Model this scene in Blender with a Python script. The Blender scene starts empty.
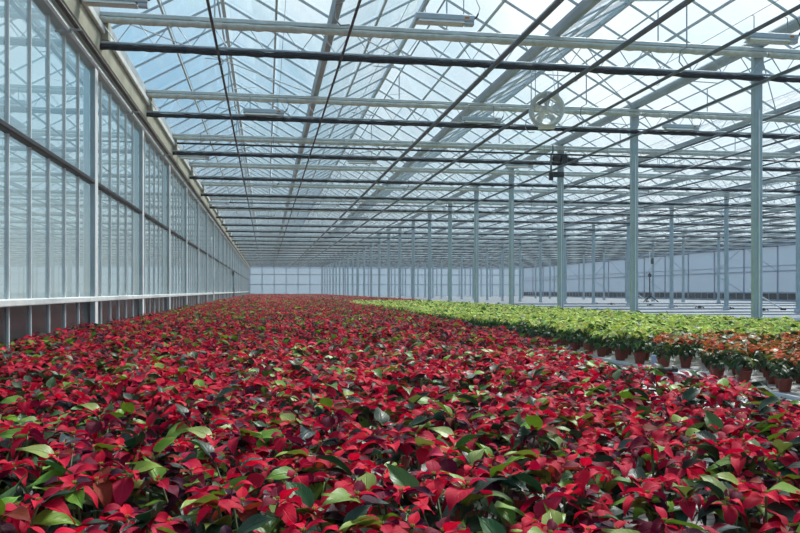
import bpy, math, random
import numpy as np
from mathutils import Vector, Matrix
random.seed(7)
rng = np.random.default_rng(7)
S = bpy.context.scene
COL = S.collection
H = 0.87            # eye height over the white floor
YAW = math.atan(134 / 800)
SY, CY = math.sin(YAW), math.cos(YAW)
F = 800.0
def depth(x, y): return x * SY + y * CY
def px(x, y): return 400 + F * (x * CY - y * SY) / max(1e-6, depth(x, y))
# ---------------------------------------------------------------- helpers
def lin(c):
    return tuple((v / 255 / 12.92) if v / 255 <= 0.04045 else ((v / 255 + 0.055) / 1.055) ** 2.4 for v in c)
class MB:
    def __init__(s): s.v = []; s.f = []
    def add(s, vs, fs):
        n = len(s.v); s.v += [tuple(p) for p in vs]; s.f += [tuple(i + n for i in f) for f in fs]; return s
    def box(s, x0, y0, z0, x1, y1, z1):
        vs = [(x, y, z) for z in (z0, z1) for y in (y0, y1) for x in (x0, x1)]
        return s.add(vs, [(0, 2, 3, 1), (4, 5, 7, 6), (0, 1, 5, 4), (2, 6, 7, 3), (0, 4, 6, 2), (1, 3, 7, 5)])
    def cbox(s, x0, y0, z0, x1, y1, z1, b=0.01):
        # box with chamfered long edges along its longest axis
        d = (x1 - x0, y1 - y0, z1 - z0); ax = max(range(3), key=lambda i: d[i]); o = [i for i in range(3) if i != ax]
        lo = (x0, y0, z0); hi = (x1, y1, z1); a, c = o
        pr = [(lo[a] + b, lo[c]), (hi[a] - b, lo[c]), (hi[a], lo[c] + b), (hi[a], hi[c] - b), (hi[a] - b, hi[c]), (lo[a] + b, hi[c]), (lo[a], hi[c] - b), (lo[a], lo[c] + b)]
        vs = []
        for e in (lo[ax], hi[ax]):
            for p in pr:
                q = [0, 0, 0]; q[ax] = e; q[a] = p[0]; q[c] = p[1]; vs.append(tuple(q))
        fs = [(i, (i + 1) % 8, 8 + (i + 1) % 8, 8 + i) for i in range(8)] + [tuple(range(7, -1, -1)), tuple(range(8, 16))]
        return s.add(vs, fs)
    def tube(s, pts, r, n=8, cap=True):
        pts = [Vector(p) for p in pts]; m = len(pts); rs = r if isinstance(r, (list, tuple)) else [r] * m
        vs = []; prev = None
        for i, p in enumerate(pts):
            t = (pts[min(i + 1, m - 1)] - pts[max(i - 1, 0)]).normalized()
            if prev is None:
                u = t.orthogonal().normalized()
            else:
                u = (prev - t * prev.dot(t))
                u = u.normalized() if u.length > 1e-5 else t.orthogonal().normalized()
            prev = u; w = t.cross(u)
            for k in range(n):
                a = 2 * math.pi * k / n
                vs.append(p + (u * math.cos(a) + w * math.sin(a)) * rs[i])
        fs = [(i * n + k, i * n + (k + 1) % n, (i + 1) * n + (k + 1) % n, (i + 1) * n + k) for i in range(m - 1) for k in range(n)]
        if cap: fs += [tuple(range(n - 1, -1, -1)), tuple(range((m - 1) * n, m * n))]
        return s.add(vs, fs)
    def lathe(s, prof, n=16, axis='Z', c=(0, 0, 0)):
        vs = []
        for r, h in prof:
            for k in range(n):
                a = 2 * math.pi * k / n
                p = (r * math.cos(a), r * math.sin(a), h) if axis == 'Z' else ((r * math.cos(a), h, r * math.sin(a)) if axis == 'Y' else (h, r * math.cos(a), r * math.sin(a)))
                vs.append((p[0] + c[0], p[1] + c[1], p[2] + c[2]))
        m = len(prof)
        fs = [(i * n + k, i * n + (k + 1) % n, (i + 1) * n + (k + 1) % n, (i + 1) * n + k) for i in range(m - 1) for k in range(n)]
        return s.add(vs, fs)
    def mesh(s, name, mat, smooth=False):
        me = bpy.data.meshes.new(name); me.from_pydata(s.v, [], s.f); me.materials.append(mat)
        if smooth:
            for p in me.polygons: p.use_smooth = True
        me.update(); return me
    def obj(s, name, mat, parent=None, smooth=False, kind=None):
        return mk(name, s.mesh(name, mat, smooth), parent, kind)
def mk(name, data, parent=None, kind=None, loc=None):
    o = bpy.data.objects.new(name, data); COL.objects.link(o)
    if parent is not None: o.parent = parent
    if kind: o['kind'] = kind
    if loc is not None: o.location = loc
    return o
def tag(o, label, cat, group=None, kind=None):
    o['label'] = label; o['category'] = cat
    if group: o['group'] = group
    if kind: o['kind'] = kind
    return o
def thing(name, label, cat, loc=(0, 0, 0), group=None, rz=0.0):
    o = mk(name, None, loc=loc); o.rotation_euler = (0, 0, rz); o.empty_display_size = 0.2
    return tag(o, label, cat, group)
def dup(root, loc, label, group=None, rz=None, scale=None):
    r = root.copy(); COL.objects.link(r); r.location = loc; r['label'] = label
    if group: r['group'] = group
    if rz is not None: r.rotation_euler = (0, 0, rz)
    if scale is not None: r.scale = scale
    for ch in list(root.children):
        c = ch.copy(); COL.objects.link(c); c.parent = r
        for g in list(ch.children):
            d = g.copy(); COL.objects.link(d); d.parent = c
    return r
_o1 = ['', 'first', 'second', 'third', 'fourth', 'fifth', 'sixth', 'seventh', 'eighth', 'ninth', 'tenth', 'eleventh', 'twelfth', 'thirteenth', 'fourteenth',
       'fifteenth', 'sixteenth', 'seventeenth', 'eighteenth', 'nineteenth', 'twentieth']
_tens = {20: 'twenty', 30: 'thirty', 40: 'forty', 50: 'fifty', 60: 'sixty', 70: 'seventy', 80: 'eighty', 90: 'ninety'}
def ordw(n):
    if n <= 20: return _o1[n]
    t, u = n // 10 * 10, n % 10
    return _tens[t] + '-' + _o1[u] if u else _tens[t][:-1] + 'ieth'
# ---------------------------------------------------------------- materials
def newmat(name):
    m = bpy.data.materials.new(name); m.use_nodes = True; nt = m.node_tree; nt.nodes.clear()
    out = nt.nodes.new('ShaderNodeOutputMaterial'); return m, nt, out
def N(nt, t, **kw):
    n = nt.nodes.new(t)
    for k, v in kw.items():
        if k in n.inputs: n.inputs[k].default_value = v
        else: setattr(n, k, v)
    return n
def L(nt, a, b): nt.links.new(a, b)
def pbr(name, c, rough=0.5, metal=0.0, var=0.12, scale=6.0, c2=None, bump=0.0, spec=0.5):
    m, nt, out = newmat(name)
    b = N(nt, 'ShaderNodeBsdfPrincipled', Roughness=rough, Metallic=metal)
    b.inputs['Specular IOR Level'].default_value = spec
    tc = N(nt, 'ShaderNodeTexCoord'); nz = N(nt, 'ShaderNodeTexNoise', Scale=scale, Detail=4.0)
    L(nt, tc.outputs['Object'], nz.inputs['Vector'])
    r = N(nt, 'ShaderNodeValToRGB')
    a = lin(c); e = lin(c2) if c2 else tuple(v * (1 - var * 2) for v in a)
    r.color_ramp.elements[0].position = 0.3; r.color_ramp.elements[1].position = 0.65
    r.color_ramp.elements[0].color = (*e, 1); r.color_ramp.elements[1].color = (*a, 1)
    L(nt, nz.outputs['Fac'], r.inputs['Fac']); L(nt, r.outputs['Color'], b.inputs['Base Color'])
    if bump:
        bp = N(nt, 'ShaderNodeBump', Strength=bump, Distance=0.02); L(nt, nz.outputs['Fac'], bp.inputs['Height']); L(nt, bp.outputs['Normal'], b.inputs['Normal'])
    L(nt, b.outputs['BSDF'], out.inputs['Surface']); return m
M = {}
M['steel'] = pbr('galvanised_steel', (188, 198, 202), 0.45, 0.25, 0.12, 5)
M['column'] = pbr('column_steel', (184, 200, 202), 0.5, 0.15, 0.10, 3)
M['gutter'] = pbr('gutter_steel', (178, 186, 190), 0.5, 0.2, 0.12, 2)
M['bar'] = pbr('glazing_bar', (196, 204, 206), 0.45, 0.2, 0.1, 3)
M['white'] = pbr('white_aluminium', (242, 244, 244), 0.4, 0.1, 0.06, 4)
M['mull'] = pbr('mullion_aluminium', (236, 240, 238), 0.42, 0.1, 0.08, 4)
M['chord'] = pbr('chord_steel', (226, 228, 222), 0.5, 0.15, 0.12, 6)
M['cream'] = pbr('cream_cloth', (216, 214, 200), 0.85, 0, 0.12, 9, bump=0.4)
M['fascia'] = pbr('fascia_cream', (176, 173, 152), 0.75, 0, 0.12, 3)
M['black'] = pbr('black_cloth', (24, 28, 38), 0.7, 0, 0.2, 12, bump=0.4)
M['blackp'] = pbr('black_plastic', (26, 28, 32), 0.45, 0, 0.15, 8)
M['pipe'] = pbr('grey_pipe', (112, 118, 124), 0.45, 0.3, 0.15, 3)
M['rust'] = pbr('brown_pipe', (92, 84, 84), 0.55, 0.2, 0.2, 3, (74, 60, 58))
M['lampw'] = pbr('lamp_housing', (196, 204, 208), 0.4, 0.1, 0.06, 4)
M['lampr'] = pbr('lamp_reflector', (236, 236, 226), 0.3, 0.2, 0.12, 40)
M['orange'] = pbr('orange_sticker', (226, 140, 40), 0.5)
M['fan'] = pbr('fan_white', (222, 224, 218), 0.45, 0, 0.06, 4)
M['foot'] = pbr('concrete_foot', (206, 210, 214), 0.8, 0, 0.08, 8)
M['dark'] = pbr('dark_bar', (52, 54, 58), 0.45, 0.3, 0.12, 4)
M['wirem'] = pbr('wire', (150, 156, 160), 0.4, 0.4)
M['pot'] = pbr('terracotta_plastic', (152, 60, 44), 0.5, 0, 0.15, 20)
M['stem'] = pbr('stem_green', (86, 104, 48), 0.6, 0, 0.2, 30)
M['cyath'] = pbr('yellow_bud', (176, 160, 60), 0.5, 0, 0.2, 60, (120, 140, 50))
M['basep'] = pbr('base_panel', (62, 62, 64), 0.25, 0, 0.15, 2, (48, 47, 50))
M['strip'] = pbr('strip_glass', (10, 16, 34), 0.5, 0, 0.25, 1.5)
M['blue'] = pbr('blue_plastic', (176, 184, 208), 0.5)
M['wallf'] = pbr('far_wall_cloth', (224, 232, 246), 0.8, 0, 0.05, 0.5)
M['wallr'] = pbr('side_wall_cloth', (212, 220, 242), 0.8, 0, 0.05, 0.4)
M['walltrim'] = pbr('wall_trim', (166, 178, 194), 0.6, 0, 0.05, 1)
def glass(name, tint, dirt, dirtcol, ior, gl_rough, stretch, glosscol=(1, 1, 1)):
    m, nt, out = newmat(name)
    tr = N(nt, 'ShaderNodeBsdfTransparent'); tr.inputs['Color'].default_value = (*tint, 1)
    df = N(nt, 'ShaderNodeBsdfDiffuse'); df.inputs['Color'].default_value = (*dirtcol, 1)
    tl = N(nt, 'ShaderNodeBsdfTranslucent'); tl.inputs['Color'].default_value = (*dirtcol, 1)
    mm = N(nt, 'ShaderNodeMixShader'); mm.inputs[0].default_value = 0.6
    L(nt, df.outputs[0], mm.inputs[1]); L(nt, tl.outputs[0], mm.inputs[2])
    tc = N(nt, 'ShaderNodeTexCoord'); mp = N(nt, 'ShaderNodeMapping'); mp.inputs['Scale'].default_value = stretch
    nz = N(nt, 'ShaderNodeTexNoise', Scale=1.0, Detail=5.0, Roughness=0.65)
    L(nt, tc.outputs['Object'], mp.inputs[0]); L(nt, mp.outputs[0], nz.inputs['Vector'])
    mr = N(nt, 'ShaderNodeMapRange'); mr.inputs[1].default_value = 0.35; mr.inputs[2].default_value = 0.72; mr.inputs[3].default_value = dirt[0]; mr.inputs[4].default_value = dirt[1]
    L(nt, nz.outputs['Fac'], mr.inputs[0])
    m1 = N(nt, 'ShaderNodeMixShader'); L(nt, mr.outputs[0], m1.inputs[0]); L(nt, tr.outputs[0], m1.inputs[1]); L(nt, mm.outputs[0], m1.inputs[2])
    gl = N(nt, 'ShaderNodeBsdfGlossy', Roughness=gl_rough); gl.inputs['Color'].default_value = (*glosscol, 1)
    fr = N(nt, 'ShaderNodeFresnel', IOR=ior)
    geo = N(nt, 'ShaderNodeNewGeometry')   # the same reflectance from both sides of the thin sheet
    vt = N(nt, 'ShaderNodeVectorMath', operation='DOT_PRODUCT'); L(nt, geo.outputs['Normal'], vt.inputs[0]); L(nt, geo.outputs['Incoming'], vt.inputs[1])
    ab = N(nt, 'ShaderNodeMath', operation='ABSOLUTE'); L(nt, vt.outputs['Value'], ab.inputs[0])
    sub = N(nt, 'ShaderNodeMath', operation='SUBTRACT'); sub.inputs[0].default_value = 1.0; L(nt, ab.outputs[0], sub.inputs[1])
    pw = N(nt, 'ShaderNodeMath', operation='POWER'); pw.inputs[1].default_value = 5.0; L(nt, sub.outputs[0], pw.inputs[0])
    f0 = ((ior - 1) / (ior + 1)) ** 2
    ma = N(nt, 'ShaderNodeMath', operation='MULTIPLY_ADD'); ma.inputs[1].default_value = 1 - f0; ma.inputs[2].default_value = f0; L(nt, pw.outputs[0], ma.inputs[0])
    nt.nodes.remove(fr)
    m2 = N(nt, 'ShaderNodeMixShader'); L(nt, ma.outputs[0], m2.inputs[0]); L(nt, m1.outputs[0], m2.inputs[1]); L(nt, gl.outputs[0], m2.inputs[2])
    L(nt, m2.outputs[0], out.inputs['Surface']); return m
M['roofglass'] = glass('roof_glass', (0.92, 0.97, 0.98), (0.02, 0.20), (0.80, 0.90, 0.96), 1.45, 0.08, (5.0, 0.55, 1.0))
M['wallglass'] = glass('wall_glass', (0.72, 0.77, 0.74), (0.08, 0.28), (0.84, 0.87, 0.85), 3.2, 0.01, (0.5, 2.2, 0.4), (0.86, 0.92, 0.91))
def cloth(name, c, tr):
    m, nt, out = newmat(name); tc = N(nt, 'ShaderNodeTexCoord'); nz = N(nt, 'ShaderNodeTexNoise', Scale=0.5, Detail=3.0); L(nt, tc.outputs['Object'], nz.inputs['Vector'])
    mr = N(nt, 'ShaderNodeMapRange'); mr.inputs[3].default_value = 0.93; mr.inputs[4].default_value = 1.04; L(nt, nz.outputs['Fac'], mr.inputs[0])
    hs = N(nt, 'ShaderNodeHueSaturation'); hs.inputs['Color'].default_value = (*lin(c), 1); L(nt, mr.outputs[0], hs.inputs['Value'])
    d = N(nt, 'ShaderNodeBsdfDiffuse'); t = N(nt, 'ShaderNodeBsdfTranslucent'); mx = N(nt, 'ShaderNodeMixShader'); mx.inputs[0].default_value = tr
    L(nt, hs.outputs['Color'], d.inputs['Color']); L(nt, hs.outputs['Color'], t.inputs['Color']); L(nt, d.outputs[0], mx.inputs[1]); L(nt, t.outputs[0], mx.inputs[2]); L(nt, mx.outputs[0], out.inputs['Surface']); return m
M['wallf'] = cloth('far_wall_cloth', (184, 202, 216), 0.32)
M['wallr'] = cloth('side_wall_cloth', (184, 199, 214), 0.22)
def ribbed(name, c, period, depthv, joint=None):
    m, nt, out = newmat(name)
    b = N(nt, 'ShaderNodeBsdfPrincipled', Roughness=0.45)
    tc = N(nt, 'ShaderNodeTexCoord'); sx = N(nt, 'ShaderNodeSeparateXYZ'); L(nt, tc.outputs['Object'], sx.inputs[0])
    w = N(nt, 'ShaderNodeMath', operation='MULTIPLY'); w.inputs[1].default_value = 2 * math.pi / period; L(nt, sx.outputs['Y'], w.inputs[0])
    sn = N(nt, 'ShaderNodeMath', operation='SINE'); L(nt, w.outputs[0], sn.inputs[0])
    mr = N(nt, 'ShaderNodeMapRange'); mr.inputs[1].default_value = -0.9; mr.inputs[2].default_value = 0.1; L(nt, sn.outputs[0], mr.inputs[0])
    nz = N(nt, 'ShaderNodeTexNoise', Scale=1.3, Detail=5.0); L(nt, tc.outputs['Object'], nz.inputs['Vector'])
    mx = N(nt, 'ShaderNodeMix', data_type='RGBA'); a = lin(c)
    mx.inputs['A'].default_value = (*[v * depthv for v in a], 1); mx.inputs['B'].default_value = (*a, 1); L(nt, mr.outputs[0], mx.inputs['Factor'])
    hs = N(nt, 'ShaderNodeHueSaturation'); L(nt, mx.outputs['Result'], hs.inputs['Color'])
    m3 = N(nt, 'ShaderNodeMapRange'); m3.inputs[3].default_value = 0.82; m3.inputs[4].default_value = 1.08; L(nt, nz.outputs['Fac'], m3.inputs[0]); L(nt, m3.outputs[0], hs.inputs['Value'])
    L(nt, hs.outputs['Color'], b.inputs['Base Color'])
    bp = N(nt, 'ShaderNodeBump', Strength=0.6, Distance=0.01); L(nt, mr.outputs[0], bp.inputs['Height']); L(nt, bp.outputs['Normal'], b.inputs['Normal'])
    L(nt, b.outputs['BSDF'], out.inputs['Surface']); return m
M['floor'] = ribbed('white_floor', (116, 124, 136), 2.5, 0.62)
M['tray'] = ribbed('ribbed_tray', (208, 210, 208), 0.06, 0.45)
M['ground'] = pbr('outside_ground', (140, 146, 142), 0.9, 0, 0.1, 0.2)
def leafmat(name, rough=0.42, trans=0.25, spec=0.35):
    m, nt, out = newmat(name)
    at = N(nt, 'ShaderNodeVertexColor'); at.layer_name = 'leafcol'
    uv = N(nt, 'ShaderNodeUVMap'); uv.uv_map = 'leafuv'
    sx = N(nt, 'ShaderNodeSeparateXYZ'); L(nt, uv.outputs['UV'], sx.inputs[0])
    # u is 0 on the midrib, 1 at the margin; v runs base to tip
    mr = N(nt, 'ShaderNodeMapRange'); mr.inputs[1].default_value = 0.0; mr.inputs[2].default_value = 0.09; mr.inputs[3].default_value = 1.0; mr.inputs[4].default_value = 0.0
    L(nt, sx.outputs['X'], mr.inputs[0])
    s1 = N(nt, 'ShaderNodeMath', operation='MULTIPLY_ADD'); s1.inputs[1].default_value = -0.35; L(nt, sx.outputs['X'], s1.inputs[0]); L(nt, sx.outputs['Y'], s1.inputs[2])
    s2 = N(nt, 'ShaderNodeMath', operation='MULTIPLY'); s2.inputs[1].default_value = 46.0; L(nt, s1.outputs[0], s2.inputs[0])
    s3 = N(nt, 'ShaderNodeMath', operation='SINE'); L(nt, s2.outputs[0], s3.inputs[0])
    v2 = N(nt, 'ShaderNodeMapRange'); v2.inputs[1].default_value = 0.8; v2.inputs[2].default_value = 1.0; v2.inputs[3].default_value = 0.0; v2.inputs[4].default_value = 0.5; L(nt, s3.outputs[0], v2.inputs[0])
    mxm = N(nt, 'ShaderNodeMath', operation='MAXIMUM'); L(nt, mr.outputs[0], mxm.inputs[0]); L(nt, v2.outputs[0], mxm.inputs[1])
    br = N(nt, 'ShaderNodeMix', data_type='RGBA', blend_type='ADD'); br.inputs['B'].default_value = (0.018, 0.02, 0.01, 1)
    L(nt, mxm.outputs[0], br.inputs['Factor']); L(nt, at.outputs['Color'], br.inputs['A'])
    geo = N(nt, 'ShaderNodeNewGeometry'); nz = N(nt, 'ShaderNodeTexNoise', Scale=35.0, Detail=3.0); L(nt, geo.outputs['Position'], nz.inputs['Vector'])
    hs = N(nt, 'ShaderNodeHueSaturation'); L(nt, br.outputs['Result'], hs.inputs['Color'])
    m3 = N(nt, 'ShaderNodeMapRange'); m3.inputs[3].default_value = 0.7; m3.inputs[4].default_value = 1.25; L(nt, nz.outputs['Fac'], m3.inputs[0]); L(nt, m3.outputs[0], hs.inputs['Value'])
    b = N(nt, 'ShaderNodeBsdfPrincipled', Roughness=rough); b.inputs['Specular IOR Level'].default_value = spec
    L(nt, hs.outputs['Color'], b.inputs['Base Color'])
    inv = N(nt, 'ShaderNodeMath', operation='SUBTRACT'); inv.inputs[0].default_value = 1.0; L(nt, mxm.outputs[0], inv.inputs[1])
    bp = N(nt, 'ShaderNodeBump', Strength=0.5, Distance=0.003); L(nt, inv.outputs[0], bp.inputs['Height']); L(nt, bp.outputs['Normal'], b.inputs['Normal'])
    tl = N(nt, 'ShaderNodeBsdfTranslucent'); L(nt, hs.outputs['Color'], tl.inputs['Color'])
    mx = N(nt, 'ShaderNodeMixShader'); mx.inputs[0].default_value = trans
    L(nt, b.outputs['BSDF'], mx.inputs[1]); L(nt, tl.outputs[0], mx.inputs[2]); L(nt, mx.outputs[0], out.inputs['Surface']); return m
M['leaf'] = leafmat('leaf', 0.42, 0.2, 0.35)
M['bract'] = leafmat('bract', 0.6, 0.30, 0.16)
# ---------------------------------------------------------------- dimensions
X0, XC, SP = -2.79, 8.95, (8.95 + 2.79) / 3         # glass wall, first column row, roof span
XR = X0 + 12 * SP                        # far side wall
Y1, DY, K = 13.5, 5.0, 25                # first truss, bay, number of trusses
YB, YF = -11.5, Y1 + DY * (K - 1)        # behind the camera, end wall
ZG, ZR = 5.43, 6.57
GX = [X0 + SP * i for i in range(13)]
CROWS = [GX[3], GX[6], GX[9]]
# ---------------------------------------------------------------- floor, roof, walls
MB().box(X0 - 0.05, YB, -0.06, XR + 0.05, YF + 0.05, 0.0).obj('floor', M['floor'], kind='structure')
MB().box(-400, -300, -0.30, 400, 500, -0.12).obj('ground_outside', M['ground'], kind='structure')
nb = int((YF - YB) / 1.25)
for i in range(12):
    a, b = GX[i], GX[i + 1]; r = (a + b) / 2
    g = MB()
    for xa, xb, za, zb in ((a, r, ZG + 0.05, ZR), (r, b, ZR, ZG + 0.05)):
        g.add([(xa, YB, za), (xb, YB, zb), (xb, YF, zb), (xa, YF, za)], [(0, 1, 2, 3)])
    ce = g.obj('ceiling' if i == 0 else 'ceiling_%d' % (i + 1), M['roofglass'], kind='structure')
    f = MB()
    for k in range(nb + 1):
        y = YB + 1.25 * k; w = 0.015; t = 0.042
        for xa, xb in ((a, r), (b, r)):
            f.add([(xa, y - w, ZG + 0.03 - t), (xa, y + w, ZG + 0.03 - t), (xa, y + w, ZG + 0.03), (xa, y - w, ZG + 0.03),
                   (xb, y - w, ZR - 0.02 - t), (xb, y + w, ZR - 0.02 - t), (xb, y + w, ZR - 0.02), (xb, y - w, ZR - 0.02)],
                  [(0, 1, 5, 4), (1, 2, 6, 5), (2, 3, 7, 6), (3, 0, 4, 7)])
    f.box(r - 0.035, YB, ZR - 0.10, r + 0.035, YF, ZR - 0.01)
    f.obj('glazing_frame', M['bar'], ce, kind='structure')
    # purlin that carries the lower edge of the roof vents
    v = MB()
    for s, xe in ((1, a), (-1, b)):
        t_ = 0.52; xx = r + (xe - r) * t_; zz = ZR + (ZG - ZR) * t_ - 0.045
        v.box(xx - 0.02, YB, zz - 0.02, xx + 0.02, YF, zz + 0.02)
    v.obj('vent_frame', M['bar'], ce, kind='structure')
for i, x in enumerate(GX):
    m = MB(); w = 0.085
    pr = [(-w, 0.06), (-w, 0.0), (-0.05, -0.09), (0.05, -0.09), (w, 0.0), (w, 0.06)]
    vs = [(x + p, y, ZG + q) for y in (YB, YF) for p, q in pr]
    m.add(vs, [(j, j + 1, j + 7, j + 6) for j in range(5)] + [(5, 0, 6, 11)])
    m.obj('trim_%d' % (i + 1), M['gutter'], kind='structure')
# roof over the far ends
MB().add([(X0, YF + 0.06, 0), (XR, YF + 0.06, 0), (XR, YF + 0.06, 5.4), (X0, YF + 0.06, 5.4)], [(0, 1, 2, 3)]).obj('wall_far', M['wallf'], kind='structure')
wf = bpy.data.objects['wall_far']
m = MB()
for k in range(24):
    x = X0 + 0.2 + k * SP / 2
    m.box(x - 0.07, YF - 0.08, 0, x + 0.07, YF + 0.04, 5.3)
for z in (1.95, 3.6, 4.7): m.box(X0, YF - 0.05, z - 0.07, XR, YF + 0.03, z + 0.07)
m.obj('wall_frame', M['walltrim'], wf, kind='structure')
g = MB()
for i in range(12): g.add([(GX[i], YF + 0.06, 5.4), (GX[i + 1], YF + 0.06, 5.4), ((GX[i] + GX[i + 1]) / 2, YF + 0.06, ZR)], [(0, 1, 2)])
g.obj('wall_gable', M['roofglass'], wf, kind='structure')
g = MB(); g.add([(X0, YB, 0), (XR, YB, 0), (XR, YB, 5.4), (X0, YB, 5.4)], [(0, 1, 2, 3)]); g.obj('wall_back', M['wallf'], kind='structure')
wr = MB().add([(XR, YB, 0.75), (XR, YF, 0.75), (XR, YF, 5.4), (XR, YB, 5.4)], [(0, 1, 2, 3)]).obj('wall_right', M['wallr'], kind='structure')
m = MB()
for k in range(-5, K):
    y = Y1 + DY * k; m.box(XR - 0.14, y - 0.035, 0, XR - 0.01, y + 0.035, 5.4)
m.box(XR - 0.10, YB, 2.55, XR - 0.01, YF, 2.67); m.box(XR - 0.10, YB, 3.05, XR - 0.01, YF, 3.12)
m.box(XR - 0.16, YB, 4.75, XR - 0.01, YF, 5.1); m.box(XR - 0.05, YB, 0.66, XR + 0.02, YF, 0.78); m.box(XR - 0.05, YB, 0, XR + 0.02, YF, 0.12)
m.obj('wall_frame', M['walltrim'], wr, kind='structure')
m = MB()
for k in range(8, 22, 3):
    y = Y1 + DY * k
    for y2, z2 in ((y + 5, 2.6), (y - 5, 2.6)): m.tube([(XR - 0.12, y, 5.0), (XR - 0.12, y2, z2)], 0.03, 5)
    m.tube([(XR - 0.12, y + 5, 2.6), (XR - 0.12, y, 0.7)], 0.03, 5)
m.obj('wall_brace', M['walltrim'], wr, kind='structure')
wn = 0
for k in range(-3, K):            # glass wall bays
    wn += 1
    ya, yb = Y1 + DY * (k - 1), Y1 + DY * k
    if k == -3: pass
    fr = MB()
    for j in range(1, 6):
        y = ya + DY * j / 6; fr.cbox(X0 - 0.03, y - 0.018, 0.02, X0 + 0.022, y + 0.018, 4.46, 0.005)
    fr.cbox(X0 - 0.03, ya, 0.70, X0 + 0.10, yb, 0.78, 0.01)
    w = fr.obj('window_%d' % wn, M['mull'], kind='structure')
    MB().add([(X0, ya, 0.76), (X0, yb, 0.76), (X0, yb, 4.47), (X0, ya, 4.47)], [(0, 1, 2, 3)]).obj('window_pane', M['wallglass'], w, kind='structure')
    MB().box(X0 - 0.02, ya, 0.0, X0 - 0.004, yb, 0.70).obj('base_panel', M['basep'], w, kind='structure')
    MB().cbox(X0 - 0.03, ya, 2.59, X0 + 0.088, yb, 2.66, 0.012).obj('middle_rail', M['dark'], w, kind='structure')
    p = MB()
    p.cbox(X0 + 0.01, yb - 0.045, 0.0, X0 + 0.078, yb + 0.045, 4.5, 0.006)
    po = p.obj('window_post', M['column'], w, kind='structure')
    MB().cbox(X0 + 0.079, yb - 0.05, 0.0, X0 + 0.093, yb + 0.16, 4.5, 0.004).obj('post_flange', M['white'], w, kind='structure')  # flange coloured white to stand for its brightly lit edge
for k in range(-3, K):             # dark low windows of the far side wall
    wn += 1
    ya, yb = Y1 + DY * (k - 1) + 0.08, Y1 + DY * k - 0.08
    fr = MB()
    for j in range(5): y = ya + (yb - ya) * j / 4; fr.box(XR - 0.06, y - 0.028, 0.12, XR + 0.0, y + 0.028, 0.66)
    w = fr.obj('window_%d' % wn, M['walltrim'], kind='structure')
    MB().add([(XR, ya, 0.10), (XR, yb, 0.10), (XR, yb, 0.68), (XR, ya, 0.68)], [(0, 1, 2, 3)]).obj('window_pane', M['strip'], w, kind='structure')
# top of the glass wall: plate, cream fascia
wl = MB().cbox(X0 - 0.06, YB, 4.45, X0 + 0.10, YF, 4.56, 0.01).obj('wall_left', M['gutter'], kind='structure')
MB().cbox(X0 - 0.05, YB, 4.64, X0 + 0.19, YF, 5.02, 0.02).obj('wall_fascia', M['fascia'], wl, kind='structure')
MB().cbox(X0 + 0.195, YB, 4.98, X0 + 0.25, YF, 5.10, 0.01).obj('fascia_lip', M['chord'], wl, kind='structure')
MB().box(X0 - 0.06, YB, 5.02, X0 + 0.19, YF, 5.36).obj('wall_upper_plate', M['gutter'], wl, kind='structure')
m = MB()
for k in range(-3, K): y = Y1 + DY * k; m.cbox(X0 + 0.19, y - 0.10, 4.90, X0 + 0.30, y + 0.10, 5.30, 0.01)
m.obj('truss_seat', M['fascia'], wl, kind='structure')
def wallpipe(x, z, r, mat, label):
    t = thing('wall_pipe', label, 'pipe', (x, 0, z))
    MB().tube([(0, YB + 0.2, 0), (0, YF - 0.2, 0)], r, 8).obj('pipe', M[mat], t, True)
    for k in range(0, 12):
        y = Y1 + DY * k - 2.2
        MB().cbox(-0.17, y - 0.02, -r - 0.015, r + 0.02, y + 0.02, -r + 0.01, 0.004).obj('bracket', M['gutter'], t)
wallpipe(X0 + 0.18, 4.37, 0.022, 'white', 'bright silver pipe running along the top of the glass wall')
wallpipe(X0 + 0.29, 4.41, 0.03, 'rust', 'dark brown pipe along the top of the glass wall beside the silver pipe')
# ---------------------------------------------------------------- columns
def column(mesh_cache={}):
    pass
cp = MB(); cp.cbox(-0.09, -0.06, 0.0, 0.09, 0.06, ZG - 0.09, 0.02); col_post = cp.mesh('post', M['column'])
cf = MB(); cf.cbox(-0.105, -0.105, 0.0, 0.105, 0.105, 0.16, 0.02); col_foot = cf.mesh('foot', M['foot'])
cc = MB(); cc.box(-0.14, -0.10, ZG - 0.115, 0.14, 0.10, ZG - 0.09); cc.box(-0.10, -0.062, ZG - 0.5, 0.10, -0.055, ZG - 0.115); col_cap = cc.mesh('head_plate', M['steel'])
cs = MB(); cs.tube([(0, -0.075, 0.3), (0, -0.075, 4.2)], 0.014, 6); col_con = cs.mesh('conduit', M['white'])
rown = ['nearest the glass wall', 'second from the glass wall', 'third from the glass wall']
for ri, cx in enumerate(CROWS):
    n = 0
    for k in range(0, K - 1):
        y = Y1 + DY * k
        if px(cx, y) > 830: continue
        n += 1
        if ri == 0 and n == 1: lab = 'thickest looking steel column, nearest the camera, behind the yellow-green plants'
        else: lab = 'grey steel column, %s from the camera in the column row %s' % (ordw(n), rown[ri])
        t = thing('steel_column', lab, 'column', (cx, y, 0), 'steel columns of the row ' + rown[ri])
        mk('post', col_post, t); mk('foot', col_foot, t); mk('head_plate', col_cap, t)
        if ri == 0 and n < 6: mk('conduit', col_con, t)
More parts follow.
